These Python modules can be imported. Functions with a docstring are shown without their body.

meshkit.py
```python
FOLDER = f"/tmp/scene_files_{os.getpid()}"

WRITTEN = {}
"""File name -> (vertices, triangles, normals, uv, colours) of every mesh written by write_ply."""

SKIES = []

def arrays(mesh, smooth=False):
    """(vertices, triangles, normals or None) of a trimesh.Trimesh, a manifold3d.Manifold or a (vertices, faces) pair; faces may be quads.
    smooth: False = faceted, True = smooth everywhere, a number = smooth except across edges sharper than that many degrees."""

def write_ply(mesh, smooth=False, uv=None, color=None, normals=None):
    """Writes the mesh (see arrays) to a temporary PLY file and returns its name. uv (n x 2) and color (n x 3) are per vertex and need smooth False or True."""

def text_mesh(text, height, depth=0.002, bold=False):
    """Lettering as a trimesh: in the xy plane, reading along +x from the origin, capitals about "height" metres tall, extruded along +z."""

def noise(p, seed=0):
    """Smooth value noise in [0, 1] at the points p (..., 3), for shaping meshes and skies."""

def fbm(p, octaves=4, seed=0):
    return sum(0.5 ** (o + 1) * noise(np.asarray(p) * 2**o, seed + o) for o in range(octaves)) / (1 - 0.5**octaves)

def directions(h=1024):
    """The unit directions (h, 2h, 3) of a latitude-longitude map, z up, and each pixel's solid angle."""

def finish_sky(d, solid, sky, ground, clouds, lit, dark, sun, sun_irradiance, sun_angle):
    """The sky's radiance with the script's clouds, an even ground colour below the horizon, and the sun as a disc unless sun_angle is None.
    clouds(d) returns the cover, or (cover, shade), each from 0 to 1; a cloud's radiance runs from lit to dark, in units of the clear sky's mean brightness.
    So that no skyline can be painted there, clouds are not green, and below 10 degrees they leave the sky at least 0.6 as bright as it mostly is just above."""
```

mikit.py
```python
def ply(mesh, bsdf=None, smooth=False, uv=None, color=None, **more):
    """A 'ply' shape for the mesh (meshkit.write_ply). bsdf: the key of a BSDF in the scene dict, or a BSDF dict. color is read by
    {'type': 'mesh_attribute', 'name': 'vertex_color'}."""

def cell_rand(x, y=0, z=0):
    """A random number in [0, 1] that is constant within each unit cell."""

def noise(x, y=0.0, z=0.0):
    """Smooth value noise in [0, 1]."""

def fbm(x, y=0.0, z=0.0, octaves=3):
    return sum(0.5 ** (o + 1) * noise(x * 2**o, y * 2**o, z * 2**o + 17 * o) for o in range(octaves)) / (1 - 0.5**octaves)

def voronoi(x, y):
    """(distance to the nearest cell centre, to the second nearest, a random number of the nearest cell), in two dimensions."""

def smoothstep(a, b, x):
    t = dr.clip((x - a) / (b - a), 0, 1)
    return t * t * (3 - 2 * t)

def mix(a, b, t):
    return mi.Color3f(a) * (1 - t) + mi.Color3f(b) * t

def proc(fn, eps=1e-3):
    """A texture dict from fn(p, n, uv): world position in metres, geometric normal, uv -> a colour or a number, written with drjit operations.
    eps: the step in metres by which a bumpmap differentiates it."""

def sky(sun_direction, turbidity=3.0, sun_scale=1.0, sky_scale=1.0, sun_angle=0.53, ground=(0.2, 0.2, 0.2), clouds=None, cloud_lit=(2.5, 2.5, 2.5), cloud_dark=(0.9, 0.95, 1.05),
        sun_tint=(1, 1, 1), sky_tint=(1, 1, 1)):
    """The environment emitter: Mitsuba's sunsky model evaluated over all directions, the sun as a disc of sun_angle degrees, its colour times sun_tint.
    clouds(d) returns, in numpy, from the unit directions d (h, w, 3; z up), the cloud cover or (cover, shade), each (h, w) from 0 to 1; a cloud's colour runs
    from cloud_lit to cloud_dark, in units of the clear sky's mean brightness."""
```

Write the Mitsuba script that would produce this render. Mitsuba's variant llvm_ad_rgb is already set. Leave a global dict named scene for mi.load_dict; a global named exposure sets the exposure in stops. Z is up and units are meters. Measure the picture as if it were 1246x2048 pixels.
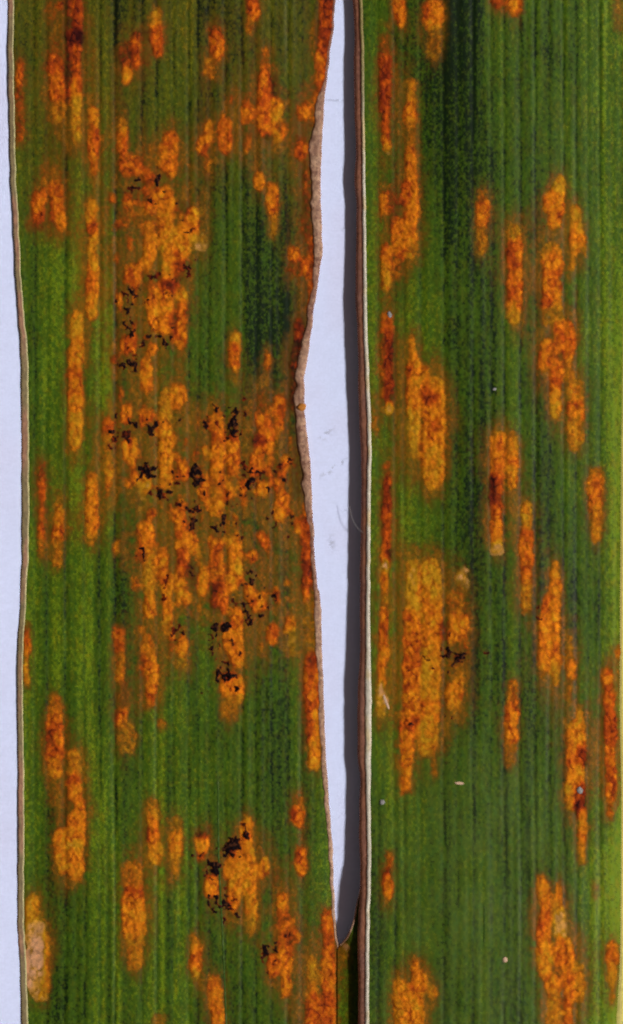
import math
import numpy as np, trimesh, drjit as dr, mitsuba as mi, mikit, meshkit
from mikit import noise, fbm, cell_rand, smoothstep, mix
from scipy import ndimage

scene, labels = {}, {}
MM = 1e-3
U = 1e-4                                   # drawing unit: a tenth of a millimetre
def W(x, y):                               # drawing units (x to the right, y down the leaf) to metres
    return (np.asarray(x, float) - 623) * U, (1024 - np.asarray(y, float)) * U

# ------------------------------------------------------------------ camera, light, exposure
H = 1.2
scene['camera'] = {'type': 'thinlens', 'aperture_radius': .006, 'focus_distance': H + .038, 'fov': math.degrees(2 * math.atan(1024 * U / (H - 0.001))), 'fov_axis': 'y',
                   'near_clip': 0.05, 'far_clip': 10.0,
                   'to_world': mi.ScalarTransform4f().look_at(origin=[0, 0, H], target=[0, 0, 0], up=[0, 1, 0]),
                   'film': {'type': 'hdrfilm', 'width': 623, 'height': 1024}}
EL = math.radians(42)
scene['sky'] = mikit.sky([math.cos(EL), -0.05, math.sin(EL)], turbidity=3, sun_angle=5, sun_tint=(0.89, 1.06, 1.52), sky_scale=0.5, sky_tint=(1.85, 0.80, 0.42))
exposure = 1.56

# ------------------------------------------------------------------ colours
def lin(r, g, b):
    return [((c / 255 + .055) / 1.055) ** 2.4 if c > 10 else c / 255 / 12.92 for c in (r, g, b)]

TONE_X = np.arange(0, 1440, 8)
ROWS = [150, 680, 1200, 1850]
def tbl(*kn):
    k = np.array(kn).reshape(-1, 2)
    return np.interp(TONE_X, k[:, 0], k[:, 1])
TONE = np.stack([
    tbl(30,.36, 60,.36, 95,.30, 130,.22, 168,.42, 185,.5, 222,.5, 232,.12, 260,.28, 300,.34, 335,.45, 388,.5, 398,.12, 430,.24, 470,.3, 560,.34,
        600,.3, 640,.2, 700,.3, 745,.45, 770,.36, 790,.2, 815,.25, 840,.38, 850,.06, 900,-.06, 950,.0, 970,.25, 1000,.36, 1100,.38, 1150,.38, 1200,.5, 1246,.66, 1430,.8),
    tbl(40,.4, 70,.36, 85,.6, 128,.62, 132,.36, 140,.85, 166,.82, 172,.5, 200,.75, 226,.7, 232,.12, 244,.25, 285,.48, 380,.42, 395,.26, 460,.3, 480,.36,
        500,.10, 540,.0, 600,-.04, 700,.3, 745,.62, 780,.34, 796,.32, 812,.6, 885,.5, 900,.26, 960,.2, 990,.3, 1015,.52, 1035,.5, 1044,.24, 1090,.24,
        1150,.44, 1188,.46, 1200,.66, 1246,.76, 1430,.9),
    tbl(40,.6, 60,.6, 75,.45, 90,.32, 110,.55, 125,.62, 130,.3, 140,.55, 160,.62, 185,.68, 195,.34, 215,.5, 228,.2, 250,.08, 270,.28, 340,.45, 400,.38,
        500,.3, 560,.28, 600,.34, 690,.3, 750,.6, 790,.72, 805,.75, 888,.3, 950,.04, 985,.28, 995,.15, 1010,.1, 1020,.4, 1040,.34, 1070,.15, 1130,.34,
        1150,.2, 1190,.24, 1200,.52, 1228,.82, 1246,.9, 1430,1.0),
    tbl(40,.42, 75,.46, 95,.22, 125,.16, 140,.3, 180,.5, 205,.6, 214,.2, 225,.58, 240,.6, 246,.3, 300,.62, 328,.6, 338,.18, 350,.7, 375,.55, 400,.34,
        430,.3, 460,.3, 485,.3, 492,.14, 500,.42, 520,.34, 560,.3, 600,.3, 640,.4, 690,.5, 712,.3, 750,.22, 770,.34, 800,.5, 850,.45, 880,.3, 930,.3,
        960,.42, 1000,.3, 1050,.25, 1070,.3, 1130,.3, 1160,.5, 1200,.72, 1240,1.05, 1430,1.1)])
NX = len(TONE_X)
VX = np.arange(0, 1440, 2.0)
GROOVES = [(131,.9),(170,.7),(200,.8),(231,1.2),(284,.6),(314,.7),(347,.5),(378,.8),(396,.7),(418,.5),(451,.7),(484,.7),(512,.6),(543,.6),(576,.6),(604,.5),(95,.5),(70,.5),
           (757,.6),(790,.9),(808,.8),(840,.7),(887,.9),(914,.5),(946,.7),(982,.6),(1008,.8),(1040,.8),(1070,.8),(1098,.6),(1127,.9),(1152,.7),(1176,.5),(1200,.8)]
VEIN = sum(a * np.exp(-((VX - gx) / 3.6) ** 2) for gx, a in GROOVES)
VEIN_DR = mi.Float(VEIN.astype(np.float32))
NV = len(VX)
TONE_DR = mi.Float(TONE.ravel().astype(np.float32))

def tone_at(x, y):                         # how light the green is, along and across the blade
    xx = dr.clip(x / 8, 0, NX - 1.001)
    i = mi.UInt32(dr.floor(xx)); fx = xx - dr.floor(xx)
    v = mi.Float(0)
    def row(r):
        return dr.lerp(dr.gather(mi.Float, TONE_DR, i + r * NX), dr.gather(mi.Float, TONE_DR, i + r * NX + 1), fx)
    v = row(0)
    for r in range(1, 4):
        v = dr.lerp(v, row(r), smoothstep(ROWS[r - 1], ROWS[r], y))
    return v

def units(p):
    return p.x / U + 623, 1024 - p.y / U

def green(x, y):
    t = tone_at(x, y)
    streak = fbm(x / 13, y / 420, 3.0) - .5
    cloud = fbm(x / 60, y / 110, 9.0) - .5
    g1 = noise(x / 4.2, y / 5.2, 5.0) - .5
    g2 = noise(x / 2.3, y / 2.6, 8.0) - .5
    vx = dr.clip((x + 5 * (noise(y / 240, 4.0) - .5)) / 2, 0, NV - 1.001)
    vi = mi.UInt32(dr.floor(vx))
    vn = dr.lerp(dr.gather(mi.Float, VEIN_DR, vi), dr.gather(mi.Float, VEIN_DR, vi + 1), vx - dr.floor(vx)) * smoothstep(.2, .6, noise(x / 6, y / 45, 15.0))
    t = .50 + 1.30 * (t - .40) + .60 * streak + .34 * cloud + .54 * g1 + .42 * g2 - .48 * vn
    c = mix(lin(13, 29, 5), lin(59, 83, 9), smoothstep(-.25, .55, t))
    c = mix(c, lin(108, 128, 15), smoothstep(.45, 1.35, t))
    h = fbm(x / 9, y / 16, 21.0) + .35 * (noise(x / 3.4, y / 3.8, 30.0) - .5)
    c = mix(c, c * mi.Color3f(1.5, .92, .75), smoothstep(.52, .85, h) * .5)       # olive flecks
    c = mix(c, c * mi.Color3f(1.50, .80, .8), smoothstep(620, 40, y + 260 * (fbm(x / 70, y / 150, 33.0) - .5)) * smoothstep(720, 600, x))   # olive, ageing tip
    wax = smoothstep(1350, 1700, y) * smoothstep(700, 800, x) * smoothstep(1180, 1080, x) * fbm(x / 24, y / 60, 37.0)
    c = mix(c, mi.Color3f(lin(90, 108, 46)), wax * .36)                            # greyish waxy bloom
    return mix(c, c * mi.Color3f(.78, 1.02, 1.5), smoothstep(.46, .2, h) * .6)   # bluish flecks

RAMP = [lin(50, 10, 8), lin(122, 40, 8), lin(168, 70, 8), lin(192, 108, 11), lin(172, 122, 16), lin(190, 140, 96)]
def rust(x, y, hue):
    g1 = noise(x / 4.6, y / 5.4, 55.0) - .5
    g2 = noise(x / 2.4, y / 2.6, 58.0) - .5
    b = fbm(x / 10, y / 14, 61.0) - .5
    d = fbm(x / 13, y / 17, 67.0) - .5
    q = noise(x / 6.5, y / 7.5, 64.0) - .5
    wx, wy = 3 * (noise(x / 7, y / 7, 201.0) - .5), 3 * (noise(x / 7, y / 7, 203.0) - .5)
    f1, f2, cr = mikit.voronoi((x + wx) / 15, (y + wy) / 18)
    seam = smoothstep(.30, .0, f2 - f1) * smoothstep(.35, .75, noise(x / 9, y / 11, 207.0))   # seams between pustules
    hv = dr.clip(hue + .05 + .15 * d + .14 * b + .10 * q + .14 * (cr - .5) - .12 * seam, 0, dr.maximum(hue + .03, .80)) * 5
    c = mi.Color3f(RAMP[0])
    for k in range(1, 6):
        c = mix(c, RAMP[k], dr.clip(hv - (k - 1), 0, 1))
    return c * dr.maximum(.96 + .34 * g1 + .32 * g2 + .42 * q + .30 * b - .22 * seam + .14 * smoothstep(.4, .1, f1), .15)

def leaf_colour(p, n, uv):                 # uv.x: how far rust has taken the tissue, uv.y: its age (maroon to tan)
    x, y = units(p)
    k = .24 * (noise(x / 4.4, y / 5.0, 71.0) - .5) + .2 * (noise(x / 2.5, y / 2.7, 74.0) - .5)
    c = dr.clip(uv.x + k * 4 * uv.x * (1 - uv.x) * .8, 0, 1)
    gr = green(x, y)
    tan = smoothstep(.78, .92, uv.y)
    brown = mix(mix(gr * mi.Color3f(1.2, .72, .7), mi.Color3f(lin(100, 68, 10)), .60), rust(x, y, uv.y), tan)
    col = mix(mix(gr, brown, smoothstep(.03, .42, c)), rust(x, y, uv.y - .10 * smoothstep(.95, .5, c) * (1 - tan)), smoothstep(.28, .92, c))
    return dr.maximum(col, .002)

def margin_colour(p, n, uv):               # dry edge; uv.x across, uv.y the tint
    x, y = units(p)
    g = noise(x / 3.5, y / 4.0, 81.0) - .5
    bars = noise(x / 30, y / 7.0, 85.0)
    c = mix(lin(108, 66, 48), lin(166, 134, 104), dr.clip(uv.y + .5 * (bars - .5) + .4 * g, 0, 1))
    return c * (1 + .5 * g + .3 * (noise(x / 2, y / 2, 88.0) - .5))

def hem_colour(p, n, uv):                  # grey olive hem of the outer edge
    x, y = units(p)
    g = noise(x / 3.5, y / 6.0, 91.0) - .5
    s = fbm(x / 20, y / 70, 93.0)
    c = mix(lin(122, 108, 72), lin(150, 112, 84), smoothstep(.4, .65, s))
    c = mix(c, lin(168, 160, 104), smoothstep(.70, .88, uv.x) * smoothstep(1.02, .95, uv.x))
    return c * (1 + .5 * g + .3 * (noise(x / 2.2, y / 3, 95.0) - .5))

def pale_colour(p, n, uv):
    x, y = units(p)
    g = noise(x / 3.2, y / 4.0, 101.0) - .5
    c = mix(lin(122, 110, 54), lin(184, 178, 156), smoothstep(60, 420, y + 120 * (fbm(x / 30, y / 60, 103.0) - .5)))
    c = mix(c, lin(182, 160, 104), smoothstep(.5, .75, fbm(x / 25, y / 45, 107.0)) * .7)
    return c * (1 + .4 * g)

def under_colour(p, n, uv):
    x, y = units(p)
    g = noise(x / 3, y / 4, 111.0) - .5
    return mix(lin(132, 92, 76), lin(152, 100, 72), noise(x / 8, y / 40, 113.0)) * (1 + .6 * g)

def rib_colour(p, n, uv):
    x, y = units(p)
    g = noise(x / 3.5, y / 5, 121.0) - .5
    c = mix(lin(124, 138, 40), lin(198, 186, 98), smoothstep(500, 1250, y + 300 * (fbm(x / 20, y / 90, 123.0) - .5)))
    return c * (1 + .25 * g)

def vein_colour(p, n, uv):
    x, y = units(p)
    g = noise(x / 2.5, y / 6, 131.0)
    return mix(lin(50, 74, 18), lin(74, 92, 44), smoothstep(.4, .9, g)) 

def black_colour(p, n, uv):
    x, y = units(p)
    g = noise(x / 3, y / 3, 141.0)
    k = smoothstep(.42, .85, uv.x + .35 * (noise(x / 4, y / 4, 144.0) - .5))
    return mix(rust(x, y, mi.Float(.10)) * .75, black_base(g), k)

def black_base(g):
    return mix(lin(16, 7, 8), lin(70, 38, 20), smoothstep(.5, .95, g))

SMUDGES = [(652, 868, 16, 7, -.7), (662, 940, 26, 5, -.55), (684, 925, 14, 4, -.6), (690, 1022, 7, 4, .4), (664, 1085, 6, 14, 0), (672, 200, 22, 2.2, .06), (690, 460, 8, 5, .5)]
def paper_colour(p, n, uv):
    x, y = units(p)
    f = fbm(x / 14, y / 2.6, 151.0) - .5
    g = noise(x / 3, y / 3, 153.0) - .5
    c = fbm(x / 220, y / 260, 155.0) - .5
    v = 1 + .05 * f + .07 * g + .05 * c
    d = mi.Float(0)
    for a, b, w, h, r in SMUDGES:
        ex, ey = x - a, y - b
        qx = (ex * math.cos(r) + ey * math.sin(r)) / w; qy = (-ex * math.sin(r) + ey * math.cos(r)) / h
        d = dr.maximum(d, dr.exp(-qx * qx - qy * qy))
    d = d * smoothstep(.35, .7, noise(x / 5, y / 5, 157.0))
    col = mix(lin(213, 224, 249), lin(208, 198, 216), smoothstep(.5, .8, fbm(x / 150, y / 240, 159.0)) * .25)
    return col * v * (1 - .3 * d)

def mat(name, fn, rough, spec):
    scene[name] = {'type': 'twosided', 'bsdf': {'type': 'principled', 'base_color': mikit.proc(fn), 'roughness': rough, 'specular': spec}}
mat('leaf_tissue', leaf_colour, .55, .12)
mat('rust_crust', leaf_colour, .85, .1)
mat('dry_edge', margin_colour, .7, .3)
mat('hem', hem_colour, .6, .4)
mat('pale_edge', pale_colour, .6, .4)
mat('under_edge', under_colour, .8, .2)
mat('pale_rib', rib_colour, .5, .4)
mat('vein_skin', vein_colour, .7, .1)
mat('black_crust', black_colour, .8, .05)
mat('paper', paper_colour, .95, .1)
for nm, c in (('dust_white', (132, 131, 126)), ('dust_tan', (190, 160, 128)), ('dust_yellow', (206, 190, 90)), ('crumb_rust', (176, 112, 40))):
    scene[nm] = {'type': 'principled', 'base_color': {'type': 'rgb', 'value': lin(*c)}, 'roughness': .8, 'specular': .3}

# ------------------------------------------------------------------ outlines and heights (drawing units; heights in mm)
def curve(*kn):
    k = np.array(kn, float).reshape(-1, 2)
    from scipy.interpolate import PchipInterpolator
    f = PchipInterpolator(k[:, 0], k[:, 1])
    return lambda y: f(np.clip(y, k[0, 0], k[-1, 0]))
def frayed(f, amp, seed):
    return lambda y: f(y) + amp * (meshkit.fbm(np.stack([np.asarray(y) / 26, np.zeros(np.shape(y)) + seed, np.zeros(np.shape(y))], -1), 4) - .5)
Y0, Y1 = -90, 2140
L_OUT = curve(-90,15, 0,16, 100,16, 200,18, 340,21, 440,26, 560,32, 640,38, 720,42, 850,43, 1000,44, 1100,44, 1180,41, 1260,37, 1330,35, 1500,36, 1650,37, 1750,36, 1850,36, 1950,40, 2048,43, 2140,45)
L_IN = curve(-90,676, 0,670, 60,665, 150,653, 250,645, 330,641, 400,640, 470,643, 505,643, 540,637, 600,629, 660,621, 710,614, 770,607, 815,607, 860,612, 900,617, 960,621, 1050,625, 1140,631,
             1178,634, 1184,638, 1250,641, 1300,643, 1400,646, 1500,650, 1600,657, 1680,663, 1740,665, 1790,667, 1840,670, 1880,674, 1895,677, 2048,677, 2140,677)
L_IN, L_OUT = frayed(L_IN, 4, 2), frayed(L_OUT, 3, 5)
TONGUE = curve(1700,738, 1760,724, 1785,719, 1805,714, 1840,707, 1860,700, 1876,692, 1886,684, 1892,678, 1900,674, 2140,674)
R_OUT = curve(-90,718, 0,719, 100,722, 250,724, 400,726, 600,727, 690,729, 780,732, 850,735, 900,736, 1020,734, 1150,733, 1300,732, 1400,730, 1500,730, 1600,733, 1700,735, 1850,732, 2048,731, 2140,731)
R_OUT = frayed(R_OUT, 2.4, 9)
SHADE = curve(-90,25, 0,25, 250,27, 690,31, 850,31, 1100,32, 1300,35, 1500,32, 1640,35, 1720,40, 1790,49, 1850,47, 1930,36, 2140,34)
R_END = 1420
def P3(x, y, s=1.0, k=0.0):
    return np.stack([np.asarray(x) / s, np.asarray(y) / s, np.full(np.shape(x), k)], -1)
def ribs(x, y):
    w = 4 * (meshkit.noise(P3(x * 0 + 5, y, 260, 2)) - .5)
    z = np.zeros(np.shape(x))
    for gx, a in GROOVES:
        d = (x + w - gx) / 4.5
        z -= .11 * a * np.exp(-d * d)
    z += .12 * (meshkit.noise(np.stack([x / 9, y / 300, x * 0 + 7], -1)) - .5)
    z += .07 * (meshkit.fbm(np.stack([x / 5, y / 7, x * 0 + 11], -1), 2) - .5)
    return z
def sst(a, b, x):
    t = np.clip((x - a) / (b - a), 0, 1)
    return t * t * (3 - 2 * t)
def z_left(x, y):
    a, b = L_OUT(y), L_IN(y)
    t = np.clip((x - a) / (b - a), 0, 1)
    arch = .34 + .75 * np.sqrt(np.clip(1 - (2 * t - 1) ** 2, 0, 1)) * sst(0, .25, t) 
    arch = arch - .25 * sst(.78, .95, t)
    return arch + .30 * (meshkit.noise(P3(x, y, 150, 3)) - .5) + ribs(x, y) * np.clip(np.minimum(x - a, b - x) / 14, 0, 1)
def z_tongue(x, y):
    A = 2.5 - 1.9 * sst(1850, 1925, y)
    return .42 + A * sst(674, 704, x) + .6 * ribs(x, y)
def z_right(x, y):
    e = (SHADE(y) + 5) * .1 * math.tan(EL)
    a = R_OUT(y)
    t = (x - a) / 500
    return e + 1.0 * sst(0, .45, t) - (e + .9) * sst(.35, 1.42, t) + .40 * (meshkit.noise(P3(x, y, 170, 13)) - .5) + ribs(x, y) * np.clip((x - a) / 16, 0, 1)

# ------------------------------------------------------------------ where the disease sits: x0, y0, x1, y1, age (0 maroon .. 1 tan), cover
LEFT = [
112,0,131,18,.3,.9, 85,0,118,45,.42,.5, 130,-20,141,200,.03,.8, 141,-20,167,66,.25,.9, 133,62,168,98,0,.95, 141,96,164,172,.3,.9, 141,165,165,205,.5,.9, 140,198,165,282,.74,.8,
95,78,128,122,.4,.5, 92,115,128,152,.3,.85, 97,145,130,206,.42,.95, 100,200,135,246,.62,.6, 30,118,48,290,.36,.85, 28,180,44,260,.25,.6,
175,210,198,268,.55,.8, 175,265,201,316,.42,1, 178,314,197,352,.55,.8, 299,20,325,58,.7,.8, 302,54,329,110,.4,1, 262,62,305,80,.12,.6, 256,80,282,138,.34,.9, 235,85,262,132,.2,.7,
243,136,265,168,.55,.9, 282,98,305,140,.3,.5, 235,232,257,268,.62,.6, 233,265,256,312,.4,1, 236,314,292,350,.42,.8, 290,285,332,336,.6,.5,
492,-20,521,36,.36,1, 488,34,508,75,.5,.6, 418,62,450,118,.44,1, 408,46,440,66,.3,.5, 404,116,436,160,.6,.6, 519,95,542,144,.45,.6, 514,142,542,194,.33,1, 521,150,540,176,.46,1,
543,150,556,198,.02,.7, 482,205,510,246,.46,.9, 484,182,510,206,.4,.5, 488,268,505,296,.42,.7, 512,192,542,266,.42,1, 543,198,568,234,.62,.9, 546,262,562,290,.72,.8, 527,270,545,285,.15,.8,
582,190,626,318,.3,.4, 595,212,625,237,.5,1, 588,284,614,318,.4,.9, 405,243,430,288,.55,.8, 391,280,418,310,.44,1, 405,312,426,345,.6,.7, 434,240,466,302,.43,1, 320,265,358,352,.48,.85,
75,335,130,388,.5,.5, 62,385,93,443,.42,1, 98,372,116,432,.33,.9, 106,372,131,422,.45,.85, 111,420,132,465,.52,1, 48,430,110,460,.28,.5,
170,396,198,442,.65,.8, 172,440,198,474,.4,1, 174,472,196,514,.72,.85, 173,512,198,566,.58,.95, 170,560,198,592,.46,.95, 172,588,197,636,.65,.95,
246,388,268,422,.44,.9, 286,338,310,362,.46,.9, 286,390,315,428,.5,.8, 312,372,352,458,.56,.85, 238,415,286,450,.5,.55, 283,445,318,492,.5,.7, 286,490,314,522,.6,1,
246,530,286,566,.48,.85, 259,546,278,572,.46,1, 293,583,334,656,.55,1, 290,560,346,585,.45,.7, 368,418,402,468,.52,.95, 355,408,384,426,.15,.5, 386,396,420,432,.74,.4,
386,470,418,498,.84,.6, 318,462,384,514,.64,1, 344,502,360,516,.3,.8, 320,512,352,562,.64,.85, 346,525,375,548,.3,.8, 322,562,360,582,.08,.85, 352,576,376,600,.68,.9,
318,584,346,668,.58,1, 354,608,377,628,.4,.9, 341,620,376,692,.5,.9, 346,620,354,668,.12,.6, 505,348,532,376,.55,1, 532,369,558,430,.5,1, 537,430,558,474,.7,.6, 574,493,601,519,.55,1, 601,520,622,550,.48,1, 570,520,604,560,.25,.5,
458,666,481,698,.68,.95, 458,694,481,738,.42,1, 460,734,479,772,.7,.5, 527,706,545,742,.45,.75,
138,626,167,692,.68,.95, 135,688,167,735,.62,.95, 133,732,167,765,.42,.92, 133,760,167,790,.5,.92, 133,786,167,802,.3,.8, 135,798,167,888,.66,.95,
238,674,276,706,.46,1, 294,684,316,710,.48,.95, 278,718,307,788,.56,.9, 238,810,265,842,.48,1, 278,820,313,843,.5,.95, 201,836,228,874,.42,1, 203,870,228,938,.64,.6, 244,876,273,922,.57,1,
316,780,346,870,.68,.75, 315,866,346,942,.62,1, 316,938,346,976,.68,.8, 275,956,302,990,.84,.8, 207,938,228,974,.64,.95, 170,946,198,982,.62,.85, 169,976,198,1050,.57,1, 170,1044,197,1074,.52,1, 172,1068,196,1090,.66,.6, 206,974,224,1000,.45,.6,
73,922,93,974,.3,.7, 76,970,93,1008,.42,1, 75,1004,93,1046,.35,.75, 74,1042,93,1084,.42,.92, 74,1082,93,1116,.56,.6, 108,1003,128,1032,.64,.7, 103,1018,130,1062,.6,.75, 100,1058,131,1086,.38,.95, 102,1082,127,1134,.62,.65,
340,770,373,814,.55,1, 418,786,447,830,.7,.4, 418,826,450,872,.62,.75, 420,864,450,962,.55,1, 452,868,480,947,.5,1, 418,864,430,884,.15,.7,
506,822,534,852,.42,.95, 516,842,548,902,.46,.95, 546,788,572,852,.42,.85, 510,786,542,826,.48,.55, 506,874,530,890,.05,.9, 548,850,572,880,.6,.5, 495,908,527,946,.52,.9, 474,958,496,976,.6,1, 509,966,525,992,.62,1,
542,953,561,979,.48,.9, 552,982,580,1034,.48,1, 545,1018,566,1042,.62,.85, 352,924,381,960,.55,.9, 394,933,413,962,.65,.7, 394,972,420,1000,.6,.9, 426,956,468,998,.58,.75, 420,1006,446,1032,.58,1, 450,980,468,1000,.5,.9, 346,1016,373,1032,.55,.8, 292,1016,318,1038,.46,.9,
273,1046,312,1102,.52,1, 283,1104,312,1190,.68,.7, 288,1190,311,1236,.52,1, 315,1095,339,1144,.55,1, 318,1144,346,1186,.6,.9, 320,1180,346,1218,.62,.9, 325,1214,347,1247,.52,1, 320,1243,344,1270,.7,.6,
225,1254,252,1308,.42,.8, 225,1304,252,1336,.56,.5, 228,1334,252,1363,.62,.85, 278,1280,312,1322,.6,.7, 278,1316,295,1360,.3,.7, 289,1326,320,1376,.55,1, 288,1374,312,1410,.48,.9, 46,1245,60,1279,.2,.6, 47,1272,62,1313,.48,1, 46,1309,57,1372,.68,.85,
349,1028,373,1067,.42,1, 349,1063,383,1109,.5,.9, 378,1068,399,1109,.55,.9, 352,1105,381,1142,.38,.9, 391,1105,407,1139,.7,.7, 394,1143,418,1186,.6,1, 346,1158,373,1192,.68,.9, 376,1130,394,1170,.1,.6,
418,1080,444,1133,.46,.85, 418,1129,460,1165,.5,.75, 458,1071,485,1109,.58,.9, 458,1103,484,1176,.62,1, 420,1161,439,1218,.1,.85, 436,1166,458,1228,.48,1, 463,1026,479,1043,.6,.9, 440,1040,484,1080,.62,.5,
511,1060,530,1082,.42,1, 522,1070,542,1095,.43,1, 487,1172,511,1202,.62,1, 511,1193,535,1221,.58,1, 500,1201,516,1223,.5,1, 463,1214,487,1260,.52,1, 442,1256,487,1302,.6,.9, 460,1296,490,1334,.58,1, 437,1352,490,1400,.6,1, 437,1396,484,1442,.7,.55,
534,1248,558,1286,.45,1, 566,1236,593,1266,.55,1, 574,1262,596,1308,.8,.55, 354,1272,377,1311,.6,1, 346,1307,381,1340,.7,.5, 587,1036,603,1067,.52,1,
95,1394,128,1442,.58,.7, 90,1438,130,1472,.42,.95, 90,1464,108,1498,.25,.8, 106,1470,129,1506,.52,1, 88,1500,127,1526,.42,.88, 93,1520,127,1558,.6,.8, 103,1554,130,1602,.62,.45,
132,1498,163,1554,.68,.75, 132,1550,164,1580,.3,.85, 132,1572,168,1602,.55,.9, 148,1597,171,1630,.48,1, 130,1628,172,1662,.55,1, 106,1660,172,1692,.56,1, 110,1686,165,1698,.95,.85, 105,1675,132,1724,.6,.85, 135,1698,170,1757,.6,.95, 111,1698,133,1750,.68,.8,
230,1420,256,1453,.52,1, 228,1418,238,1440,.15,.7, 230,1450,278,1502,.68,.55, 225,1362,278,1420,.5,.32, 288,1600,322,1642,.68,.6, 292,1638,322,1694,.54,1, 294,1690,326,1727,.72,.75, 291,1658,299,1680,.1,.8,
333,1633,368,1680,.7,.5, 338,1670,366,1714,.57,.95, 337,1710,362,1754,.7,.6, 389,1672,420,1700,.55,1, 388,1660,418,1672,.15,.7, 582,1614,611,1652,.48,1, 581,1614,592,1637,.08,.9, 577,1585,616,1616,.5,.45,
479,1635,508,1716,.66,.95, 241,1727,291,1779,.55,.62, 243,1785,292,1875,.57,1, 246,1775,289,1786,.3,.9, 248,1870,291,1937,.65,.65,
50,1793,80,1860,.76,.85, 50,1850,92,1892,.86,.95, 53,1885,98,1980,.98,1, 61,1955,97,1997,.84,.8, 88,1866,102,1976,.62,.7,
407,1750,439,1792,.55,1, 450,1712,516,1774,.57,1, 452,1770,482,1820,.6,.95, 489,1770,516,1838,.62,.95, 489,1834,516,1870,.72,.6, 516,1719,540,1753,.6,1, 590,1698,614,1750,.5,1, 590,1700,600,1722,.3,.8,
553,1788,577,1824,.52,1, 550,1822,590,1907,.48,.75, 556,1902,588,1946,.55,1, 532,1910,558,1954,.5,1, 561,1958,585,1992,.55,.95, 376,1868,405,1907,.66,.6, 378,1900,406,1944,.45,1, 380,1940,402,1972,.7,.5,
413,1953,447,2018,.55,.8, 421,2014,452,2130,.55,1, 611,1913,638,1998,.68,.7, 609,1994,640,2130,.38,.9, 642,1818,672,1935,.40,.85, 640,1930,674,1990,.52,.9, 638,1985,674,2130,.38,.9, 305,2030,334,2060,.7,.5,
636,-80,676,90,.22,.9, 634,80,664,180,.28,.9, 628,110,648,190,.42,.85, 600,1033,628,1180,.22,.88, 603,1176,619,1208,.5,.95, 624,1190,640,1250,.35,.7, 606,1320,644,1428,.42,.9, 611,1424,626,1487,.25,.9, 622,1428,642,1484,.52,.9, 616,1484,642,1542,.62,.95,
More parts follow.
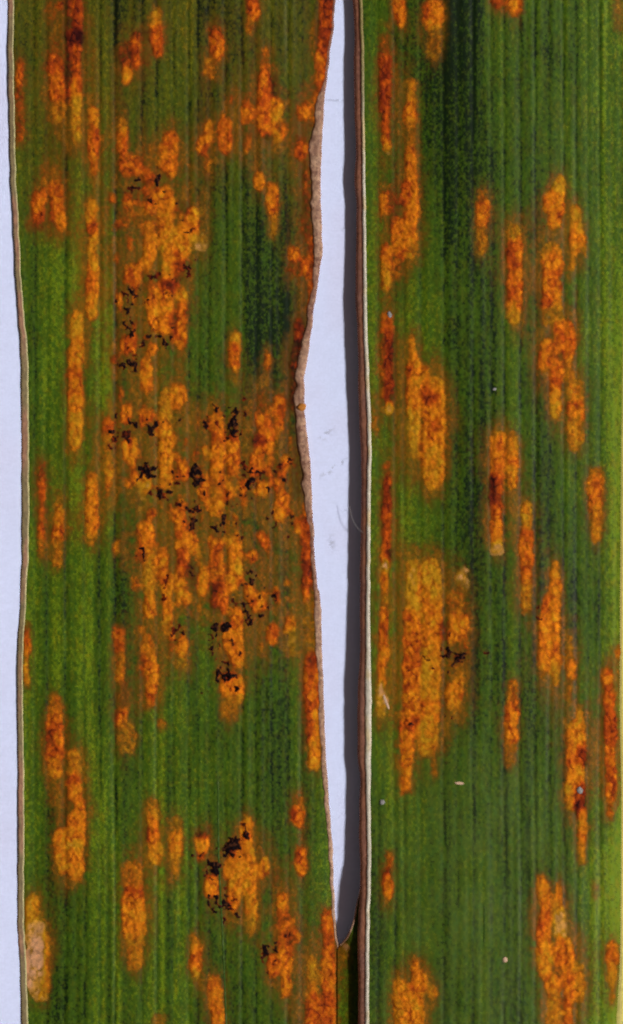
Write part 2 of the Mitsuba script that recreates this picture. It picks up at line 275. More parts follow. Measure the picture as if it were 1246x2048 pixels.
612,1300,640,1330,.12,.8, 600,330,624,480,.25,.6, 612,470,640,620,.36,.75, 586,640,614,760,.12,.85, 578,690,600,820,.1,.75, 588,820,604,1000,.1,.5, 604,1000,622,1040,.5,.8,
681,1890,701,1914,.88,.6, 681,1908,692,1928,.6,.6, 664,1826,676,1960,.45,.5, 620,180,640,250,.45,.6, 606,1200,636,1300,.66,.5]
RIGHT = [
816,672,832,735,.64,.9, 813,722,846,778,.6,1, 838,735,862,782,.62,.9, 856,758,889,795,.68,.8, 811,735,822,792,.32,.85, 812,775,845,832,.5,1, 843,778,890,832,.5,1, 842,782,872,800,.28,.8, 815,820,841,892,.76,1, 843,826,890,904,.55,1,
858,838,880,862,.48,1, 843,898,889,970,.67,.95, 817,884,841,918,.76,.7, 838,862,846,930,.4,.7, 880,790,892,900,.6,.8,
785,-20,811,52,.46,1, 843,5,888,54,.5,1, 843,8,858,50,.36,.8, 848,50,884,122,.68,.5, 757,72,783,114,.3,.6, 755,112,784,226,.22,.95, 760,222,783,282,.34,.9, 762,279,783,300,.48,.95, 767,297,783,309,.84,.8,
811,158,836,216,.64,.7, 805,214,834,250,.52,1, 811,248,834,304,.6,.6, 806,302,834,352,.5,.9, 980,-20,1008,20,.3,.8, 1012,-20,1047,29,.5,.9, 1226,-20,1250,62,.74,.4,
809,346,837,448,.53,1, 799,366,815,410,.3,.9, 757,389,779,430,.5,.95, 776,386,797,470,.2,.65, 783,443,836,510,.5,1, 812,486,836,512,.68,.7, 760,490,785,533,.46,1, 760,530,782,578,.68,.95, 790,503,809,526,.35,.9, 785,522,806,568,.45,.6, 809,505,836,526,.7,.4,
760,626,788,668,.42,.85, 762,664,788,798,.12,.95, 756,664,768,800,.42,.6, 767,798,788,809,.05,.9, 770,808,789,826,.82,1, 951,380,980,409,.6,.5, 948,407,978,458,.46,.95, 950,456,977,508,.68,.6,
1009,454,1045,486,.75,.6, 1011,484,1045,545,.4,1, 1012,542,1030,566,.4,1, 1026,542,1045,568,.57,1, 1012,563,1045,619,.42,.95, 1014,615,1040,648,.74,.8, 1105,354,1131,390,.78,.8, 1084,387,1131,430,.54,1, 1091,426,1124,454,.52,.85,
1082,452,1124,505,.7,.35, 1080,490,1128,524,.68,.55, 1082,512,1128,552,.52,.9, 1084,545,1119,558,.25,.9, 1082,556,1124,600,.5,1, 1077,598,1107,622,.28,.9, 1107,598,1126,625,.6,.8, 1077,620,1128,652,.66,.55, 1107,648,1151,692,.5,.95,
1137,410,1166,465,.72,.75, 1135,463,1175,500,.53,1, 1137,490,1154,542,.72,.75, 1160,498,1177,516,.8,.6, 1121,680,1151,719,.38,1, 1077,680,1123,710,.5,.8, 1072,705,1095,742,.5,.95, 1095,720,1126,752,.46,1, 1128,715,1147,759,.6,.75,
1098,745,1124,779,.4,.9, 1098,777,1121,798,.56,1, 1098,794,1121,838,.72,.85, 1072,736,1095,785,.6,.35, 1130,764,1170,808,.64,.65, 1128,806,1165,818,.28,.9, 1135,815,1170,842,.5,1, 1130,838,1168,896,.7,.65,
977,864,1035,886,.66,.65, 977,882,1010,957,.5,.9, 1012,880,1037,917,.66,.8, 1012,915,1035,945,.53,1, 1012,940,1036,982,.62,.9, 975,952,993,1008,.05,.95, 991,957,1005,1016,.36,.95, 1172,934,1210,962,.64,.6, 1172,955,1208,1030,.5,.8, 1044,1000,1065,1030,.72,.6,
765,929,783,962,.5,.7, 762,958,785,1032,.15,.95, 762,1020,785,1092,.26,.9, 758,1097,780,1132,.5,1, 774,1090,785,1122,.08,.8, 762,1127,776,1149,.95,.7, 760,1147,778,1194,.5,.85, 760,1190,778,1227,.66,.65, 758,1223,778,1285,.42,.95, 755,1281,780,1320,.53,1, 753,1316,774,1372,.48,.9,
811,1122,839,1220,.77,.95, 839,1125,883,1199,.73,.9, 836,1137,843,1190,.5,.8, 806,1218,839,1266,.53,1, 806,1234,824,1244,.2,.7, 839,1197,883,1255,.57,1, 804,1262,841,1384,.45,1, 841,1253,883,1299,.58,1, 841,1295,883,1374,.7,.95,
913,1138,937,1180,.86,.55, 890,1178,934,1236,.6,.6, 908,1230,936,1240,.15,.7, 897,1238,939,1272,.57,1, 892,1265,913,1287,.6,1, 883,1246,893,1280,.05,.7, 909,1341,927,1376,.58,.9, 890,1320,934,1372,.66,.5, 920,1272,938,1300,.5,.7,
977,1013,1005,1045,.36,.95, 977,1043,1005,1090,.52,.9, 977,1088,1006,1106,.85,.85, 1040,1006,1065,1064,.7,.75, 1038,1062,1066,1070,.05,.9, 1036,1069,1067,1124,.47,1, 1040,1120,1065,1170,.5,1, 1040,1166,1065,1232,.68,.65,
1098,1120,1119,1172,.67,.8, 1094,1168,1123,1199,.53,.95, 1080,1194,1123,1232,.49,.95, 1075,1230,1123,1273,.58,1, 1075,1269,1123,1299,.56,.95, 1073,1295,1126,1336,.53,.85, 1098,1332,1119,1372,.74,.7, 1073,1322,1095,1367,.66,.5, 1128,1267,1150,1324,.7,.55, 1131,1322,1154,1362,.53,.85, 1128,1360,1147,1405,.66,.6,
1180,1018,1207,1085,.64,.7, 1226,1295,1250,1320,.55,.7, 1200,1335,1226,1372,.46,.9, 1230,1340,1246,1384,.6,.5,
750,1383,771,1436,.8,.75, 756,1360,768,1390,.9,.5, 764,1388,778,1422,.9,.5, 804,1360,836,1386,.4,1, 802,1381,841,1458,.53,1, 837,1360,881,1410,.66,.9, 841,1405,885,1413,.2,.9, 841,1411,883,1443,.56,1, 832,1441,876,1506,.7,.85, 820,1432,839,1443,.2,.8, 797,1452,832,1460,.2,.9,
799,1458,830,1520,.49,1, 799,1516,825,1583,.58,.95, 860,1502,874,1548,.72,.6, 888,1372,927,1406,.53,1, 888,1404,927,1439,.68,.5,
1011,1360,1038,1414,.55,.65, 1010,1413,1040,1434,.43,1, 1007,1432,1037,1455,.5,.95, 1007,1453,1035,1490,.49,1, 1005,1488,1033,1532,.64,.55, 1150,1418,1170,1464,.64,.75, 1131,1448,1172,1502,.64,.9, 1149,1495,1175,1528,.25,.95, 1131,1500,1151,1528,.5,.95, 1138,1524,1172,1532,.08,.9,
1131,1532,1170,1572,.57,1, 1128,1567,1149,1620,.67,.85, 1149,1586,1172,1630,.1,.95, 1150,1568,1172,1590,.3,.9, 1156,1625,1175,1665,.58,1, 1154,1663,1172,1692,.5,.9, 1156,1688,1172,1724,.7,.75,
1203,1360,1231,1386,.48,.9, 1203,1384,1231,1422,.38,1, 1205,1420,1235,1492,.28,1, 1207,1488,1231,1530,.45,1, 1210,1523,1235,1595,.4,.95, 1212,1593,1228,1634,.53,.8,
769,1703,788,1740,.5,.7, 762,1735,783,1759,.15,.9, 763,1756,789,1792,.5,1, 764,1790,780,1812,.64,.4, 820,1912,839,1947,.55,.9, 820,1942,853,1979,.57,1, 783,1959,820,2005,.64,.9, 816,1968,832,1984,.2,.9, 785,1990,848,2130,.6,1, 826,1977,848,2000,.56,1, 850,1968,878,1995,.68,.7,
1072,1754,1098,1812,.62,.85, 1105,1768,1126,1809,.6,.8, 1075,1807,1105,1849,.49,1, 1105,1807,1128,1844,.7,.9, 1070,1847,1100,1882,.46,1, 1105,1824,1133,1884,.85,.85, 1117,1872,1138,1892,.9,.7, 1070,1880,1105,1916,.6,.95, 1103,1884,1151,1933,.49,1, 1072,1912,1105,1951,.67,.9,
1119,1931,1154,1956,.52,.9, 1086,1949,1124,1989,.5,.9, 1124,1949,1170,1993,.44,1, 1089,1984,1124,2060,.68,.7, 1124,1989,1147,2019,.42,.85, 1124,2015,1147,2130,.51,1, 1147,1931,1172,2002,.66,.7, 1210,1884,1238,1928,.5,.9, 1212,1926,1238,1958,.6,.75, 1218,1950,1232,2010,.62,.6,
740,820,760,868,.55,.5, 1178,1760,1200,1800,.74,.35]
BLACK_L = [265,350,282,366,1, 250,374,282,390,.7, 310,345,323,382,1, 296,548,316,563,.6, 258,580,278,598,1, 252,650,276,666,1, 293,664,308,678,.9, 318,676,340,690,1, 352,436,367,448,.8, 370,522,384,536,.8, 354,546,382,560,.6,
246,717,276,733,1, 262,708,274,720,.6, 281,684,291,702,.7, 256,836,275,852,1, 299,842,318,864,1, 224,840,238,856,.9, 246,855,260,880,.7, 225,870,233,896,.5, 275,932,313,953,.85, 310,970,330,997,.9, 425,812,437,825,.8, 456,826,482,868,1.2, 450,810,460,832,.9,
482,912,496,962,.6, 513,942,532,955,.6, 495,955,513,972,1, 542,927,566,938,.7, 479,976,503,988,.9, 561,955,572,966,.8, 381,935,402,974,1, 320,972,344,995,.9, 349,958,368,969,.7, 381,1003,408,1025,.9, 447,1006,474,1018,.5, 346,1004,358,1014,.6,
278,1102,289,1112,1, 489,1147,511,1165,1.1, 487,1200,499,1216,1, 489,1222,506,1240,1, 517,1219,528,1231,1, 518,1187,532,1195,.7, 463,1194,476,1205,.7, 421,1246,460,1264,1, 418,1262,432,1276,.8, 423,1294,441,1310,.9, 450,1308,460,1330,.6, 429,1338,464,1356,1.1,
344,1253,365,1269,.6, 580,1022,588,1032,1, 440,1033,453,1057,1, 373,1035,394,1060,.8, 380,1020,402,1030,.6, 469,1042,477,1050,.6, 426,1381,434,1397,.6, 439,1678,478,1708,1.3, 481,1663,493,1674,.9, 418,1720,448,1745,1.1, 397,1732,418,1747,.9, 424,1796,459,1815,1.1,
452,1814,482,1827,.7, 445,1772,455,1790,.6, 526,1889,538,1902,1, 540,1891,550,1902,1, 522,1908,532,1918,.7, 398,1704,407,1712,.8, 244,858,258,870,.5, 548,1040,560,1050,.5, 330,1140,336,1175,.5, 500,720,520,730,.0]
BLACK_R = [888,1285,906,1304,1, 899,1306,930,1326,.9, 880,1306,911,1319,.8, 855,1319,866,1331,.9, 1073,1222,1088,1234,.6, 1086,438,1096,446,.7, 906,1290,918,1300,.6, 838,1446,848,1458,.0]

G = 2.0                                    # grid step of the disease map
GX, GY = np.meshgrid(np.arange(0, 1440, G), np.arange(Y0, Y1 + G, G))
rng = np.random.default_rng(7)
WN1 = .6 * (meshkit.fbm(P3(GX, GY * .5, 7, 1), 2) - .5) + .5 * (meshkit.fbm(P3(GX, GY * .8, 14, 31), 2) - .5)
WN2 = meshkit.fbm(P3(GX, GY, 6, 4), 2) - .5
WN3 = meshkit.fbm(P3(GX, GY, 12, 6), 3) - .5
WNV = meshkit.noise(np.stack([GX / 19, GY / 70, GX * 0 + 51], -1))
WNB = .05 + .7 * (meshkit.noise(P3(GX, GY, 8, 44)) - .5) + .5 * (meshkit.noise(P3(GX, GY, 4.2, 45)) - .5) + .06
def cut(b, pad):
    i0 = max(int((b[1] - pad - Y0) / G), 0); i1 = min(int((b[3] + pad - Y0) / G) + 1, GX.shape[0])
    j0 = max(int((b[0] - pad) / G), 0); j1 = min(int((b[2] + pad) / G) + 1, GX.shape[1])
    return slice(i0, max(i1, i0)), slice(j0, max(j1, j0))
def shape(b, s, soft, wob, wn, fingers=True):
    x, y = GX[s], GY[s]
    cx, cy, hw, hh = (b[0] + b[2]) / 2, (b[1] + b[3]) / 2, (b[2] - b[0]) / 2, (b[3] - b[1]) / 2
    r = min(hw, hh) * .9
    k = 3.7 * (b[0] + 2 * b[1])            # ends run out in fingers between the fine veins
    fing = (meshkit.noise(np.stack([x / 6.5, np.where(y < cy, k, k + 9.3), x * 0 + .5], -1)) - .5) * min(30, 9 + hh * .45) if fingers else 0
    qx, qy = np.abs(x - cx) - (hw - r), (np.abs(y - cy) + fing - (hh - r)) * .7
    d = np.hypot(np.maximum(qx, 0), np.maximum(qy, 0)) + np.minimum(np.maximum(qx, qy), 0) - r
    return sst(soft, -soft, d + wob * wn[s])
def disease(flat):
    B = np.array(flat, float).reshape(-1, 6)
    C, Hh = np.zeros(GX.shape), np.full(GX.shape, .6)
    best, own = np.full(GX.shape, .03), np.full(GX.shape, -1)
    par = list(range(len(B)))              # streaks in one gap between veins belong to one spot
    def root(i):
        while par[i] != i: i = par[i]
        return i
    for i in range(len(B)):
        for j in range(i):
            a, b = B[i], B[j]
            ox = min(a[2], b[2]) - max(a[0], b[0]); oy = min(a[3], b[3]) - max(a[1], b[1])
            if oy > -3 and ox > .62 * min(a[2] - a[0], b[2] - b[0]): par[root(i)] = root(j)
    for i, b in enumerate(B):
        s = cut(b, 26)
        if C[s].size == 0: continue
        a = shape(b, s, 6.5, 11, WN1)
        ac = a * b[5]
        new = C[s] * (1 - a) + ac if b[5] >= .55 else np.maximum(C[s], ac)
        wgt = ac / np.maximum(ac + C[s] * (1 - a), 1e-6)
        Hh[s] = Hh[s] * (1 - wgt) + b[4] * wgt
        C[s] = new
        m = ac > best[s]
        best[s] = np.where(m, ac, best[s]); own[s] = np.where(m, root(i), own[s])
    C = ndimage.gaussian_filter(C, [2.4, 1.7]); Hh = ndimage.gaussian_filter(Hh, [1.5, 1.0])
    C = np.clip(C + .4 * WN3 * (C > .05) * (1 - C) + .25 * WN2 * C * (1 - C) * 4, 0, 1)
    halo = .8 * ndimage.gaussian_filter(C, [11, 4]) + .45 * ndimage.gaussian_filter(C, [26, 12]) + 1.1 * np.maximum(ndimage.gaussian_filter(C, [34, 26]) - .14, 0)
    Hh = np.where(C < .3, Hh * (C / .3) + .66 * (1 - C / .3), Hh)
    C = np.maximum(C, np.clip(halo * (.30 + 1.2 * (WN3 + .3) + .9 * (WNV - .35)), 0, .42))
    return C, np.clip(Hh + .12 * WN3, 0, 1), own
def blacks(flat):
    B = np.array(flat, float).reshape(-1, 5)
    K, own = np.zeros(GX.shape), np.full(GX.shape, -1)
    more = []                              # stray grains round the clumps
    for b in B:
        for _ in range(3):
            w = rng.uniform(4, 7.5); cx = (b[0] + b[2]) / 2 + rng.normal(0, 22); cy = (b[1] + b[3]) / 2 + rng.normal(0, 20)
            more.append([cx - w / 2, cy - w / 2, cx + w / 2, cy + w * .4, rng.uniform(.55, .95)])
    B = np.vstack([B, more])
    for i, b in enumerate(B):
        if b[4] <= 0: continue
        s = cut(b, 12)
        if K[s].size == 0: continue
        a = np.clip(shape(b, s, 3.5, 32, WNB, False) * b[4] * 1.05, 0, 1.0) 
        m = a > np.maximum(K[s], .3)
        own[s] = np.where(m, i, own[s]); K[s] = np.maximum(K[s], a)
    return K, own
def sample(F, x, y):
    return ndimage.map_coordinates(F, [(np.asarray(y) - Y0) / G, np.asarray(x) / G], order=1, mode='nearest')

# ------------------------------------------------------------------ mesh helpers
def put(key, mesh, bsdf, smooth=True, uv=None):
    scene[key] = mikit.ply(mesh, bsdf, smooth=smooth, uv=uv)
USED = {}
def numbered(base):
    n = USED.get(base, 0); USED[base] = n + 1
    return base if n == 0 else f'{base}_{n:03d}'
def vertices(x, y, zmm):
    X, Y = W(x, y)
    return np.stack([X, Y, zmm * MM], -1)
def grid_faces(nr, nc, off=0):
    i = np.arange(nr * nc).reshape(nr, nc) + off
    q = np.stack([i[:-1, :-1], i[1:, :-1], i[1:, 1:], i[:-1, 1:]], -1).reshape(-1, 4)
    return np.vstack([q[:, [0, 1, 2]], q[:, [0, 2, 3]]])
def sheet(x, y, z, thick):                 # a closed sheet: top, underside and the walls round it
    nr, nc = x.shape
    top, bot = vertices(x, y, z).reshape(-1, 3), vertices(x, y, np.maximum(z - thick, .02)).reshape(-1, 3)
    n = nr * nc
    f = grid_faces(nr, nc)
    i = np.arange(n).reshape(nr, nc)
    ring = np.concatenate([i[:, 0], i[-1, 1:], i[::-1, -1][1:], i[0, ::-1][1:]])
    a, b = ring[:-1], ring[1:]
    wall = np.vstack([np.stack([a, a + n, b + n], 1), np.stack([a, b + n, b], 1)])
    return np.vstack([top, bot]), np.vstack([f, f[:, ::-1] + n, wall])
def blade_grid(left, right, ya, yb, dx=2.6, dy=4.0):
    y = np.arange(ya, yb + dy, dy)
    a, b = left(y), right(y)
    nc = int(np.max(b - a) / dx) + 2
    t = np.linspace(0, 1, nc)
    return a[:, None] + (b - a)[:, None] * t[None], np.repeat(y[:, None], nc, 1)

def patch(mask_cells, Z, C, Hh):
    ii, jj = np.nonzero(mask_cells)
    if len(ii) < 6: return None
    nc = GX.shape[1]
    q = np.stack([ii * nc + jj, (ii + 1) * nc + jj, (ii + 1) * nc + jj + 1, ii * nc + jj + 1], 1)
    ids, inv = np.unique(q, return_inverse=True)
    q = inv.reshape(-1, 4)
    v = vertices(GX.ravel()[ids], GY.ravel()[ids], Z.ravel()[ids])
    return v, np.vstack([q[:, [0, 1, 2]], q[:, [0, 2, 3]]]), np.stack([C.ravel()[ids], Hh.ravel()[ids]], 1)
def spots(thing, C, Hh, own, K, kown, zf, inside):
    ys = np.nonzero(inside.any(1))[0]
    Zs = zf(GX, GY)
    rough = meshkit.fbm(P3(GX, GY, 5, 17), 3)
    rough2 = meshkit.fbm(P3(GX, GY, 14, 18), 2)
    Zr = Zs + (C - .48) * .10 + .34 * (1 - .8 * sst(.75, .9, Hh)) * np.clip(C - .45, 0, 1) * (rough + .7 * rough2 - .55) * 2
    cell = lambda A: (A[:-1, :-1] + A[1:, :-1] + A[1:, 1:] + A[:-1, 1:]) / 4
    cin = inside[:-1, :-1] & inside[1:, 1:] & inside[1:, :-1] & inside[:-1, 1:]
    on = (cell(C) > .45) & cin
    o = own[:-1, :-1]
    ko = (cell(K) > .40) & cin
    count = 0
    for r in [r for r in np.unique(o[on]) if r >= 0]:
        m = on & (o == r)
        if m.sum() < 40: continue
        p = patch(m, Zr, C, Hh)
        if p is None: continue
        put(numbered(thing + '__rust_spot'), p[:2], 'rust_crust', True, p[2]); count += 1
    Zk = np.maximum(Zr, Zs) + (K - .42) * .30 * (.5 + rough)
    for r in [r for r in np.unique(kown[:-1, :-1][ko]) if r >= 0]:
        p = patch(ko & (kown[:-1, :-1] == r), Zk, K, Hh)
        if p is not None: put(numbered(thing + '__black_speck'), p[:2], 'black_crust', True, p[2])
    return count

def strip(left, width, ya, yb, zf, bump, drop_l, drop_r, n=9, dy=3.0, tint=None):
    """a rounded band along an edge: left(y) its left side, width(y), height zf plus a half-round bump, its sides turned down."""
    y = np.arange(ya, yb + dy, dy)
    t = np.linspace(0, 1, n)
    x = left(y)[:, None] + width(y)[:, None] * t[None]
    yy = np.repeat(y[:, None], n, 1)
    nn = meshkit.fbm(P3(x, yy, 9, 23), 2) - .5
    z = zf(x, yy) + bump(y)[:, None] * (np.sqrt(np.clip(1 - (2 * t - 1) ** 2, 0, 1))[None] * (1 + .5 * nn)) + .04
    z[:, 0] -= drop_l; z[:, -1] -= drop_r
    z = np.maximum(z, .03)
    tt = np.repeat(t[None], len(y), 0)
    uv = np.stack([tt, (tint(y)[:, None] + 0 * tt) if tint else tt * 0 + .5], -1).reshape(-1, 2)
    return (vertices(x, yy, z).reshape(-1, 3), grid_faces(len(y), n)), uv

# ------------------------------------------------------------------ the paper underneath
v = vertices(np.array([-4000, 5200, 5200, -4000.]), np.array([6000, 6000, -4000, -4000.]), np.zeros(4))
put('paper', (v, np.array([[0, 1, 2], [0, 2, 3]])), 'paper_skin' if 'paper_skin' in scene else 'paper_fibre' if 'paper_fibre' in scene else 'paper', False) if False else None
scene['paper_fibre'] = scene.pop('paper')
put('paper', (v, np.array([[0, 1, 2], [0, 2, 3]])), 'paper_fibre', False)
labels['paper'] = {'label': 'white bluish paper surface the leaves lie on', 'category': 'paper', 'kind': 'structure'}

# ------------------------------------------------------------------ left leaf
small = []                                 # the many little pustules between the larger spots of the crowded middle
for px, py, sx, sy, n in ((300, 420, 55, 70, 26), (270, 640, 40, 80, 16), (300, 850, 55, 80, 24), (420, 960, 95, 60, 40), (540, 880, 35, 70, 22), (380, 1110, 75, 60, 34), (500, 1180, 45, 60, 16), (300, 1260, 45, 70, 12), (540, 230, 50, 45, 14), (480, 1740, 50, 40, 8), (570, 1900, 35, 60, 10)):
    for _ in range(n):
        w, h = rng.uniform(10, 19), rng.uniform(12, 30)
        x0, y0 = px + rng.normal(0, sx), py + rng.normal(0, sy)
        if 215 < x0 < 590: small += [x0, y0, x0 + w, y0 + h, rng.uniform(.36, .64), rng.uniform(.6, .95)]
LEFT = small + LEFT
C, Hh, own = disease(LEFT)
K, kown = blacks(BLACK_L)
KB = np.clip(1.5 * ndimage.gaussian_filter(K, [3.2, 3.6]) * (.7 + 1.6 * WN1), 0, 1)
C = np.maximum(C, .85 * KB)
Hh = Hh * (1 - .9 * KB) 
x, y = blade_grid(L_OUT, L_IN, Y0, Y1)
z = z_left(x, y)
m1 = sheet(x, y, z, .28)
uv1 = np.stack([sample(C, x, y), sample(Hh, x, y)], -1).reshape(-1, 2)
xt, yt = blade_grid(TONGUE, lambda q: 0 * q + 830, 1704, Y1)
zt = np.minimum(z_tongue(xt, yt), z_right(np.maximum(xt, R_OUT(yt)), yt) - .45)
m2 = sheet(xt, yt, zt, .28)
uv2 = np.stack([sample(C, xt, yt), sample(Hh, xt, yt)], -1).reshape(-1, 2)
mv = np.vstack([m1[0], m2[0]]); mf = np.vstack([m1[1], m2[1] + len(m1[0])])
put('leaf__blade', (mv, mf), 'leaf_tissue', True, np.vstack([uv1, uv1, uv2, uv2]))
labels['leaf'] = {'label': 'left leaf crowded with orange rust and black specks, with a torn brown right edge', 'category': 'leaf'}
inside = (GX > L_OUT(GY) + 9) & (GX < L_IN(GY) - 2)
n_l = spots('leaf', C, Hh, own, K, kown, z_left, inside)
inside_t = (GX > np.maximum(TONGUE(GY), 677) + 1) & (GX < 720) & (GY > 1760)
# outer hem and torn edge
w_out = curve(-90,13, 300,12, 600,12, 720,16, 1000,16, 1200,13, 1330,12, 1600,13, 1850,14, 2140,15)
m, uv = strip(lambda q: L_OUT(q) - 1, w_out, Y0, Y1, z_left, lambda q: .05 + 0 * q, .14, .10)
put('leaf__outer_edge', m, 'hem', True, uv)
labels['leaf__outer_edge'] = {'label': 'thin grey-brown hem along the far left edge'}
w_in = curve(-90,5, 150,6, 190,13, 260,21, 330,24, 420,24, 490,20, 530,13, 620,12, 680,15, 730,20, 800,20, 900,21, 1000,16, 1060,10, 1170,9, 1230,14, 1400,12, 1550,10, 1700,9, 1800,7, 1880,5, 1900,4)
b_in = curve(-90,.10, 150,.12, 260,.45, 480,.45, 560,.25, 720,.5, 950,.5, 1060,.2, 1500,.2, 1890,.15)
t_in = curve(-90,.1, 150,.15, 230,.5, 330,.55, 480,.55, 540,.35, 620,.3, 720,.5, 900,.45, 1000,.5, 1060,.2, 1170,.25, 1250,.65, 1400,.6, 1480,.55, 1600,.7, 1700,.75, 1890,.85)
w_jag = lambda q: w_in(q) * (1 + .55 * (meshkit.fbm(P3(q, q * 0, 22, 3), 2) - .5))
m, uv = strip(lambda q: L_IN(q) - w_jag(q) + 1.5, w_jag, Y0, 1896, z_left, b_in, .12, .34, 11, 2.5, t_in)
put('leaf__torn_edge', m, 'dry_edge', True, uv)
labels['leaf__torn_edge'] = {'label': 'dried tan and reddish brown torn edge of the leaf'}
m, uv = strip(lambda q: TONGUE(q) - 1, lambda q: 4 + 0 * q, 1764, 1890, lambda a, b: np.minimum(z_tongue(a, b), z_right(np.maximum(a, R_OUT(b)), b) - .45), lambda q: .12 + 0 * q, .25, .05, 7, 2.5, lambda q: .75 + 0 * q)
put('leaf__split_edge', m, 'dry_edge', True, uv)
def vein(thing, pts, w, zf, h=.12):
    f = curve(*pts)
    m, uv = strip(lambda q: f(q) - w / 2, lambda q: w + 0 * q, pts[0], pts[-2], zf, lambda q: .5 * h + 0 * q, .09, .09, 7, 3.0)
    put(numbered(thing + '__vein'), m, 'vein_skin', True, uv)
vein('leaf', [1560,436, 1700,437, 1850,444, 1960,449, 2140,455], 4, z_left)

# ------------------------------------------------------------------ right leaf
C, Hh, own = disease(RIGHT)
K, kown = blacks(BLACK_R)
KB = np.clip(1.5 * ndimage.gaussian_filter(K, [3.2, 3.6]) * (.7 + 1.6 * WN1), 0, 1)
C = np.maximum(C, .85 * KB)
Hh = Hh * (1 - .9 * KB)
x, y = blade_grid(lambda q: R_OUT(q) + 2, lambda q: 0 * q + R_END, Y0, Y1)
z = z_right(x, y)
m1 = sheet(x, y, z, .28)
uv1 = np.stack([sample(C, x, y), sample(Hh, x, y)], -1).reshape(-1, 2)
put('leaf_001__blade', m1, 'leaf_tissue', True, np.vstack([uv1, uv1]))
labels['leaf_001'] = {'label': 'right leaf with separate long orange streaks and a straight pale left edge', 'category': 'leaf'}
inside = (GX > R_OUT(GY) + 10) & (GX < 1300)
n_r = spots('leaf_001', C, Hh, own, K, kown, z_right, inside)
w_p = curve(-90,7, 100,7, 250,6, 500,7, 700,8, 900,8, 1100,8, 1300,10, 1400,14, 1500,13, 1600,9, 1800,8, 2140,8)
m, uv = strip(lambda q: R_OUT(q) - 1, w_p, Y0, Y1, lambda a, b: z_right(a, b), lambda q: .28 + 0 * q, .30, .16, 9, 2.5)
put('leaf_001__pale_edge', m, 'pale_edge', True, uv)
labels['leaf_001__pale_edge'] = {'label': 'pale whitish edge line of the right leaf'}
yq = np.arange(Y0, Y1 + 3, 3.0)            # the turned-under lip below the pale edge
tq = np.linspace(0, 1, 8)
xq = R_OUT(yq)[:, None] + 3 - (17 + 5 * (meshkit.noise(P3(yq, yq * 0, 60, 3)) - .5))[:, None] * np.sin(tq * math.pi / 2)[None]
zq = np.maximum(z_right(R_OUT(yq), yq)[:, None] - .1 - 1.1 * (1 - np.cos(tq * math.pi / 2))[None], .3)
put('leaf_001__under_lip', (vertices(xq, np.repeat(yq[:, None], 8, 1), zq).reshape(-1, 3), grid_faces(len(yq), 8)), 'under_edge', True)
labels['leaf_001__under_lip'] = {'label': 'brown turned-under lip below the pale edge'}
r_in = curve(-90,1254, 400,1250, 700,1243, 1000,1240, 1400,1238, 1600,1241, 1900,1239, 2048,1231, 2140,1228)
m, uv = strip(r_in, lambda q: 46 + 0 * q, Y0, Y1, z_right, lambda q: .14 + 0 * q, .10, .10, 13)
put('leaf_001__midrib', m, 'pale_rib', True, uv)
labels['leaf_001__midrib'] = {'label': 'pale yellow rib at the right border'}
vein('leaf_001', [1810,968, 1880,967], 4, z_right, .12)

# ------------------------------------------------------------------ specks of dust and crumbs lying on the leaves
def crumb(name, label, cat, x, y, rx, ry, zf, bsdf, seed, rot=0.0, group=None):
    m = trimesh.creation.icosphere(subdivisions=3)
    p = m.vertices
    p = p * (1 + .7 * (meshkit.fbm(p * 1.7 + 5 + seed * 3.1, 3) - .5))[:, None]
    p = p * [rx * .75, ry * .75, min(rx, ry) * .32]
    c, s = math.cos(rot), math.sin(rot)
    p = p @ np.array([[c, s, 0], [-s, c, 0], [0, 0, 1]])
    X, Y = W(x, y)
    z0 = float(zf(np.array([float(x)]), np.array([float(y)]))[0]) * MM
    p = p * U + [float(X), float(Y), z0 + min(rx, ry) * .35 * U]
    key = numbered(name)
    put(key, (p, m.faces), bsdf, True)
    labels[key] = {'label': label, 'category': cat}
crumb('dust_speck', 'white dust speck on the top end of the maroon streak beside the pale edge', 'dust', 779, 630, 5, 8, z_right, 'dust_white', 1, .4)
crumb('dust_speck', 'tiny white dust speck alone on dark green tissue in the middle of the right leaf', 'dust', 988, 779, 5, 3.5, z_right, 'dust_white', 2, .4)
crumb('dust_speck', 'bluish white dust speck on green tissue near the pale edge in the lower third', 'dust', 764, 1603, 6, 7, z_right, 'dust_white', 3)
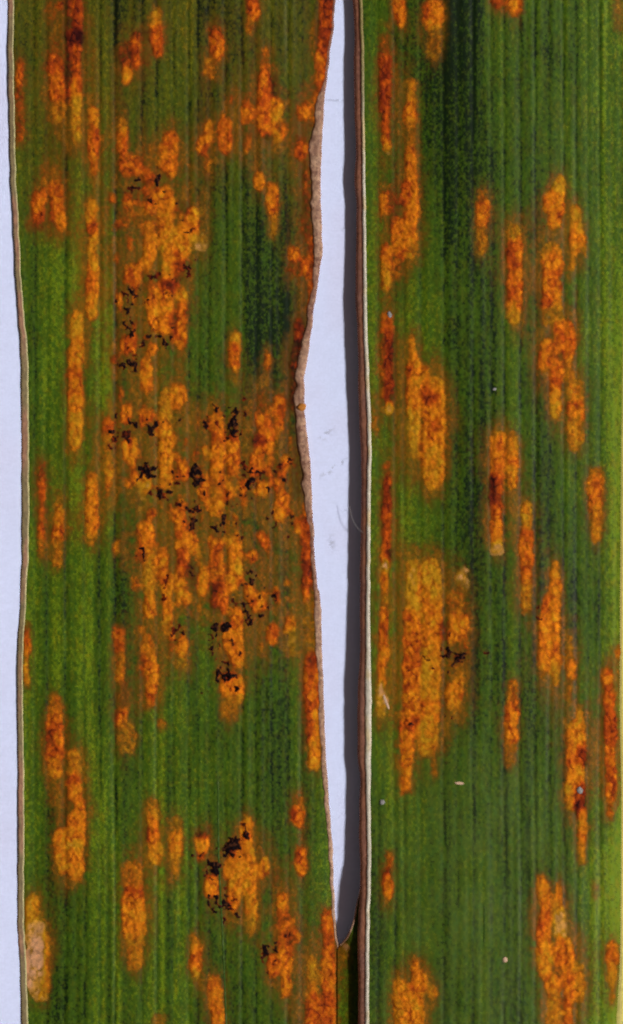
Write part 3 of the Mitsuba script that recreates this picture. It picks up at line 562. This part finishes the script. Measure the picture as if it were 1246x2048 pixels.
crumb('dust_speck', 'greyish white dust speck on a dark red and orange streak near the right border', 'dust', 1159, 1580, 7, 9, z_right, 'dust_white', 4, .3)
crumb('debris_flake', 'flat tan flake on dark green tissue, below and right of the biggest orange patch', 'debris', 918, 1565, 12, 4, z_right, 'dust_tan', 9, -.1)
crumb('debris_flake', 'small tan flake on green tissue low on the right leaf', 'debris', 1009, 1917, 6, 8, z_right, 'dust_tan', 10)
crumb('debris_flake', 'pale fibrous flake slanting beside the pale edge', 'debris', 772, 1403, 3.5, 20, z_right, 'dust_tan', 11, .35)
crumb('rust_crumb', 'ochre rust crumb sticking out of the torn edge over the paper', 'crumb', 604, 814, 11, 10, lambda a, b: z_left(np.minimum(a, 600), b) + .4, 'crumb_rust', 12)
def fibre(label, pts, zf, r=.9):
    p = np.array(pts, float)
    t = np.linspace(0, 1, 30)
    k = np.linspace(0, 1, len(p))
    from scipy.interpolate import PchipInterpolator
    xx, yy = PchipInterpolator(k, p[:, 0])(t), PchipInterpolator(k, p[:, 1])(t)
    c = vertices(xx, yy, zf(xx, yy) + .12)
    a = np.linspace(0, 2 * math.pi, 7)[:-1]
    d = np.gradient(c, axis=0); d /= np.linalg.norm(d, axis=1, keepdims=True)
    s = np.cross(d, [0, 0, 1.0]); s /= np.linalg.norm(s, axis=1, keepdims=True)
    u = np.cross(s, d)
    v = (c[:, None] + r * U * (np.cos(a)[None, :, None] * s[:, None] + np.sin(a)[None, :, None] * u[:, None])).reshape(-1, 3)
    i = np.arange(30 * 6).reshape(30, 6)
    j = np.roll(i, -1, 1)
    f = np.vstack([np.stack([i[:-1], i[1:], j[1:]], -1).reshape(-1, 3), np.stack([i[:-1], j[1:], j[:-1]], -1).reshape(-1, 3)])
    key = numbered('lint_fibre')
    put(key, (v, f), 'dust_white', True)
    labels[key] = {'label': label, 'category': 'fibre'}
fibre('thin white lint fibre hanging across the shadow between the leaves', [(699, 1012), (708, 1045), (722, 1062), (738, 1072)], lambda a, b: 2.2 + 0 * a + (a - 699) * .02, .4)
print('spots', n_l, n_r, {k: v for k, v in USED.items()})
